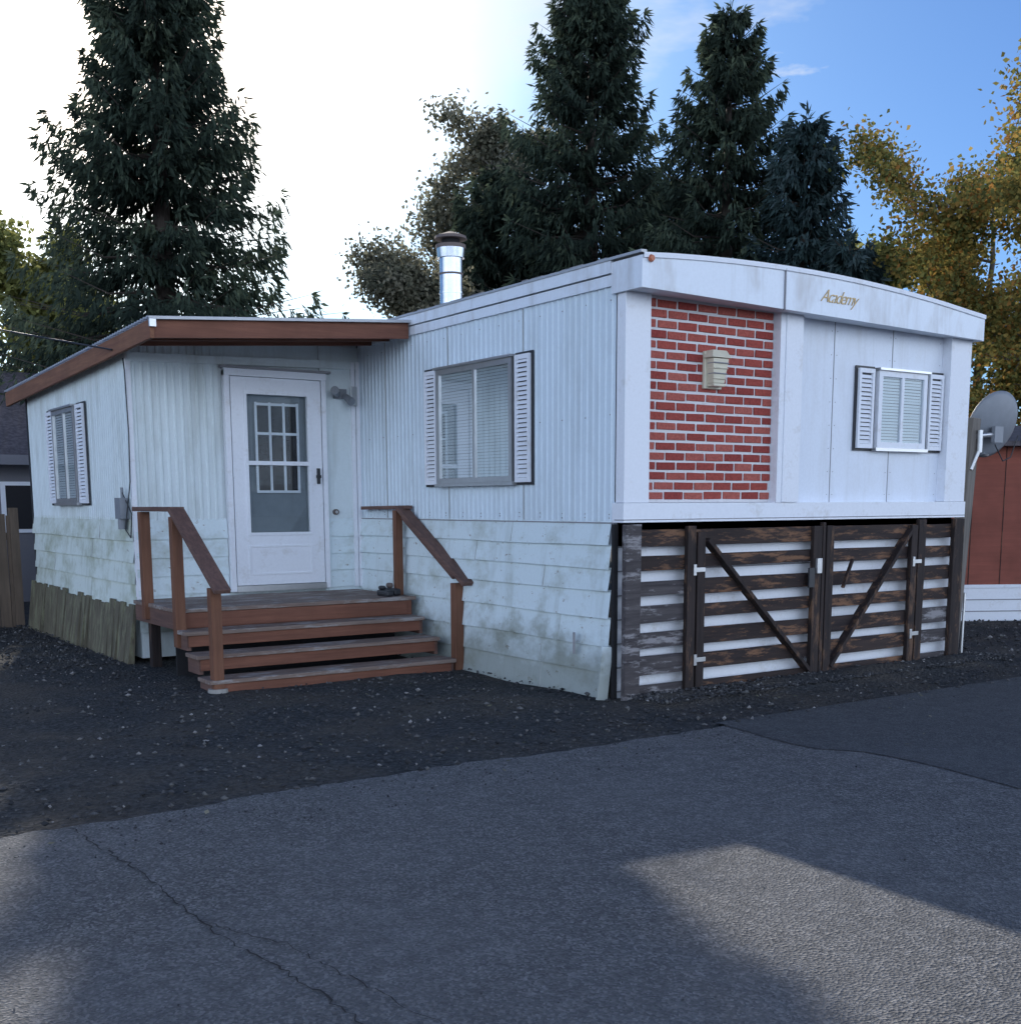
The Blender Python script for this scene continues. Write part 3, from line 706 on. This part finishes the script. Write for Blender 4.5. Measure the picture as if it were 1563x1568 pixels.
# ------------------------------------------------------------------ trees
def sprigs(P,D,ln,wd,rng):
    n=len(P)
    D=D/np.linalg.norm(D,axis=1,keepdims=True)
    r=rng.normal(size=(n,3)); S=np.cross(D,r); S/=np.linalg.norm(S,axis=1,keepdims=True)
    l=(ln*rng.uniform(.6,1.4,n))[:,None]; w=(wd*rng.uniform(.6,1.4,n))[:,None]
    V=np.stack([P-S*w*.3,P+D*l*.5-S*w*.6,P+D*l,P+D*l*.45+S*w*.6],1).reshape(-1,3)
    F=np.arange(n*4).reshape(n,4)
    return V,F
def spruce(name,loc,H_,R,seed,mat='needle',base=.2,power=.8,dens=1.0,tier=.7,dist=24,per=13,droop=1.0):
    rng=np.random.RandomState(seed); T=empty(name)
    mb=MB()
    mb.cyl((0,0,-.1),(0,0,H_*.5),H_*.022,H_*.014,10,'bark'); mb.cyl((0,0,H_*.5),(0,0,H_*.98),H_*.014,.02,8,'bark')
    Vs=[];av=[]
    z=H_*base; S=13
    while z<H_*.985:
        hh0=z/H_; gap=tier*(1.05-.55*hh0)
        k0=rng.rand()*6.283; nb=max(5,int(per*(1-.35*hh0)+rng.rand()*2))
        tl=rng.uniform(.85,1.1)
        for bi in range(nb):
            z0=z+rng.normal()*gap*.16; hh=min(.99,max(0,z0/H_))
            az=k0+6.283*(bi+rng.uniform(-.35,.35))/nb
            L=(R*(1-hh)**power*tl*rng.uniform(.74,1.10)*(1+.12*math.sin(az*2+z0*.9+seed))+.12)
            if rng.rand()<.10: L*=.55
            d=np.array([math.cos(az),math.sin(az),0]); p=np.array([-d[1],d[0],0])
            s=np.linspace(.10,1,S)
            up=.12+.7*max(0,hh-.55); dr=(.62-.42*hh)*droop
            zz=z0+L*(up*s-dr*s**1.4+.30*s**4)
            pts=d*(L*s)[:,None]; pts[:,2]=zz
            bend=rng.normal()*.08*L; pts+=p[None,:]*(bend*s**2)[:,None]
            mb.cyl((0,0,z0),tuple(pts[S//2]),.02+.012*L,.015,4,'bark',False); mb.cyl(tuple(pts[S//2]),tuple(pts[-1]),.015,.004,3,'bark',False)
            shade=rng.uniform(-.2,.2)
            for k in range(1,S):
                tw=(.27*L*(1-s[k])**.6*min(1,s[k]*2.0)+.10+.025*L)
                for sg in(-1,1):
                    n=max(4,int((7+tw*13)*dens*(.6+.6*rng.rand())))
                    q=rng.rand(n)**.8
                    dirv=d*.6+p*sg*.8
                    Pp=pts[k]+dirv*(tw*q)[:,None]; Pp[:,2]-=tw*.55*q**1.3
                    Pp+=rng.normal(size=Pp.shape)*.022
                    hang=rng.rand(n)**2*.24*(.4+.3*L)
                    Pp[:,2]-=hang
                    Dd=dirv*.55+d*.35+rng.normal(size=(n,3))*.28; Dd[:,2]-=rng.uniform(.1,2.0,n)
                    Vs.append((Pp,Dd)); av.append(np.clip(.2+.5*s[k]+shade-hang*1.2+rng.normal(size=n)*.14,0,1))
            Vs.append((pts[-1:].repeat(5,0),(d+np.array([0,0,.05]))+rng.normal(size=(5,3))*.25)); av.append(np.full(5,.9))
        z+=gap
    P_=np.concatenate([a for a,_ in Vs]); D_=np.concatenate([b for _,b in Vs]); A_=np.concatenate(av)
    zt=np.linspace(H_*.9,H_*1.01,60); Pt=np.stack([zt*0,zt*0,zt],1)
    Dt=rng.normal(size=(60,3))*.5+np.array([0,0,.6]); P_=np.concatenate([P_,Pt]); D_=np.concatenate([D_,Dt]); A_=np.concatenate([A_,np.full(60,.5)])
    V_,F_a=sprigs(P_,D_,.0080*dist,.0017*dist,rng)
    npmesh('needles',V_,F_a,np.repeat(A_,4),[mat],T)
    mb.build('trunk_and_branches',T)
    T.location=loc; return T
def leafy(name,loc,H_,R,seed,mat,bark='barkgrey',leaf=.11,nl=42,base=.25,limbs=9,spread=.75,dens=1.0,double=False):
    rng=np.random.RandomState(seed); T=empty(name); mb=MB(); tips=[]
    def limb(p,d,l,r,lv):
        n=3; q=p
        for i in range(n):
            d=d+rng.normal(size=3)*.14; d[2]+=.06; d/=np.linalg.norm(d)
            q2=q+d*l/n
            mb.cyl(tuple(q),tuple(q2),r*(1-.25*i),r*(1-.25*(i+1)),6 if lv<2 else 4,bark,False)
            if lv>=2 or (lv==1 and i>0): tips.append((q2,lv))
            if lv<3:
                for _ in range(2 if lv else 1):
                    dd=d+rng.normal(size=3)*.75; dd[2]*=.75; dd/=np.linalg.norm(dd)
                    limb(q2,dd,l*rng.uniform(.45,.65),r*.5*(1-.2*i),lv+1)
            q=q2
    tr=H_*.017
    stems=[np.array([0,0,1.0])] if not double else [np.array([.12,.05,1.0]),np.array([-.16,.0,1.0])]
    for sd in stems:
        q=np.array([0.,0,-.1]); dd=sd/np.linalg.norm(sd); n=7
        for i in range(n):
            d2=dd+rng.normal(size=3)*.05; q2=q+d2*H_*.85/n
            mb.cyl(tuple(q),tuple(q2),tr*(1-.11*i),tr*(1-.11*(i+1)),9,bark,False)
            if (i+1)/n>=base:
                for _ in range(max(1,int(limbs/ (n*(1-base)*len(stems))+.5))):
                    az=rng.rand()*6.283; up=rng.uniform(.25,.9)
                    fr=1-.45*((i+1)/n)
                    limb(q2,np.array([math.cos(az),math.sin(az),up])/math.hypot(1,up),R*spread*fr*rng.uniform(.7,1.05),tr*.42*(1-.09*i),1)
            q=q2
    P_=[];A_=[]
    for (t,lv) in tips:
        if rng.rand()<.18: continue
        n=int(nl*dens*rng.uniform(.2,1.3)); rad=(.34 if lv==1 else .25)*(.6+.22*R)
        off=rng.normal(size=(n,3))*rad*.6
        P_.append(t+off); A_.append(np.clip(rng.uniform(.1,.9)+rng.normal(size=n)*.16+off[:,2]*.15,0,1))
    P_=np.concatenate(P_);A_=np.concatenate(A_)
    D_=rng.normal(size=P_.shape); D_[:,2]-=.3
    V_,F_a=sprigs(P_,D_,leaf,leaf*.8,rng)
    npmesh('leaves',V_,F_a,np.repeat(A_,4),[mat],T)
    mb.build('trunk_and_limbs',T); T.location=loc; return T
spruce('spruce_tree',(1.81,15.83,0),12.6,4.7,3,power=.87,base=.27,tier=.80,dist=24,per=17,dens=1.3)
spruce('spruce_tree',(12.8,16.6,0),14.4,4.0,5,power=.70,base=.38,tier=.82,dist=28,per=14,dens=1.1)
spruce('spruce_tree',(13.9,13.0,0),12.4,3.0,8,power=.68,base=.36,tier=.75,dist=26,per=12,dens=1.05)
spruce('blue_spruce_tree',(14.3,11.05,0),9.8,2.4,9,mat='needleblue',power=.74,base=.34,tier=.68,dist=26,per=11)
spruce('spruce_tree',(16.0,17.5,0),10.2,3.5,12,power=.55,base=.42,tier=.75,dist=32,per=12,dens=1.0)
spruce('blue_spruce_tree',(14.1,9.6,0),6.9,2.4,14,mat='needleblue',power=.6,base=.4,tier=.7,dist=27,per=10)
spruce('spruce_tree',(12.1,19.3,0),10.2,3.4,17,power=.55,base=.42,tier=.75,dist=32,per=11,dens=1.0)
leafy('olive_tree',(9.4,18.9,0),7.9,3.2,21,'leafolive',limbs=11,leaf=.10,dens=.95)
leafy('olive_tree',(14.6,23.0,0),13.2,4.2,22,'leafolive',limbs=13,leaf=.13,dens=.9)
leafy('autumn_birch_tree',(16.9,8.5,0),9.2,3.0,31,'leafgold',limbs=10,leaf=.09,double=True,dens=.8)
leafy('autumn_birch_tree',(15.9,5.9,0),9.8,3.0,32,'leafgold',limbs=10,leaf=.09,double=True,dens=.8)
leafy('yellow_maple_tree',(1.3,26.3,0),8.4,3.8,41,'leafgreen',limbs=12,leaf=.15)
leafy('yellow_maple_tree',(19.5,13.5,0),8.0,3.4,43,'leafgreen',limbs=9,leaf=.14,dens=.8)

# ------------------------------------------------------------------ light
AZ,EL=math.radians(16.6),math.radians(26)
sd=Vector((math.sin(AZ)*math.cos(EL),math.cos(AZ)*math.cos(EL),math.sin(EL)))
sl=bpy.data.lights.new('sun','SUN'); sl.energy=5.0; sl.angle=math.radians(.5); sl.color=(1,.93,.82)
so=bpy.data.objects.new('sun',sl); so.rotation_mode='QUATERNION'; so.rotation_quaternion=(-sd).to_track_quat('-Z','Y'); so.location=(0,0,30); COL.objects.link(so)
w=bpy.data.worlds.new('World'); scene.world=w; w.use_nodes=True; nt=w.node_tree
bg=nt.nodes['Background']; sky=N(nt,'ShaderNodeTexSky'); sky.sky_type='NISHITA'; sky.sun_disc=False
sky.sun_elevation=EL; sky.sun_rotation=AZ; sky.dust_density=1.2; sky.air_density=1.0; sky.ozone_density=1.5
bg.inputs['Strength'].default_value=.15
tc=N(nt,'ShaderNodeTexCoord'); mp=N(nt,'ShaderNodeMapping'); mp.inputs['Scale'].default_value=(1,1,2.8)
nt.links.new(tc.outputs['Generated'],mp.inputs['Vector'])
nrm=N(nt,'ShaderNodeVectorMath',operation='NORMALIZE'); nt.links.new(tc.outputs['Generated'],nrm.inputs[0])
dp=N(nt,'ShaderNodeVectorMath',operation='DOT_PRODUCT'); nt.links.new(nrm.outputs[0],dp.inputs[0]); dp.inputs[1].default_value=tuple(sd)
tint=ramp(nt,dp.outputs['Value'],[(.72,(.34,.56,.92)),(.90,(.31,.51,.80)),(.945,(.40,.57,.78)),(.968,(.62,.73,.84)),(.986,(1,1,1))])
skyc=mix(nt,1.0,sky.outputs[0],tint,'MULTIPLY')
cn=N(nt,'ShaderNodeTexNoise'); cn.inputs['Scale'].default_value=3.4; cn.inputs['Detail'].default_value=6; cn.inputs['Roughness'].default_value=.6
nt.links.new(mp.outputs[0],cn.inputs['Vector'])
cf=ramp(nt,cn.outputs['Fac'],[(.58,0),(.74,.7)])
c1=mix(nt,cf,skyc,(6.0,6.3,6.8))
cn2=N(nt,'ShaderNodeTexNoise'); cn2.inputs['Scale'].default_value=13; cn2.inputs['Detail'].default_value=5; cn2.inputs['Roughness'].default_value=.6
nt.links.new(mp.outputs[0],cn2.inputs['Vector'])
c1=mix(nt,ramp(nt,cn2.outputs['Fac'],[(.64,0),(.76,.6)]),c1,(5.6,6.0,6.6))
# unseen low bright band opposite the sun, added to light the shaded walls
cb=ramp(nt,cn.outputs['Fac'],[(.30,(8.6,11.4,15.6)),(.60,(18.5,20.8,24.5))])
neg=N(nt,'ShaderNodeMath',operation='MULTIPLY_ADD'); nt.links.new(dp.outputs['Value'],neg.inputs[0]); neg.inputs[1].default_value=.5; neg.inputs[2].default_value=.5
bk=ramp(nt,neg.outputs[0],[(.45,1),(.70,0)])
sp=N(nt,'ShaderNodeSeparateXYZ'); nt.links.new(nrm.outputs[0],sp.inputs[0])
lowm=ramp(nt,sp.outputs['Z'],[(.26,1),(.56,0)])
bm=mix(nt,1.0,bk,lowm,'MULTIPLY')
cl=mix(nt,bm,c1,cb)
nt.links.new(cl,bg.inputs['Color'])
scene.view_settings.view_transform='Standard'; scene.view_settings.look='None'; scene.view_settings.exposure=0

# ------------------------------------------------------------------ camera
yaw,pt,rl=.599,-.148,-.004
Fv=Vector((math.sin(yaw)*math.cos(pt),math.cos(yaw)*math.cos(pt),math.sin(pt))); Rv=Vector((math.cos(yaw),-math.sin(yaw),0)); Uv=Rv.cross(Fv)
R2=Rv*math.cos(rl)+Uv*math.sin(rl); U2=-Rv*math.sin(rl)+Uv*math.cos(rl)
cam=bpy.data.cameras.new('camera'); co=bpy.data.objects.new('camera',cam); COL.objects.link(co)
mt=Matrix((R2,U2,-Fv)).transposed().to_4x4(); mt.translation=(-5.726,-6.946,1.537); co.matrix_world=mt
cam.sensor_fit='HORIZONTAL'; cam.sensor_width=36; cam.lens=36*1765.8/1563; cam.shift_y=(1033.4-784)/1563
cam.clip_start=.05; cam.clip_end=2000
scene.camera=co
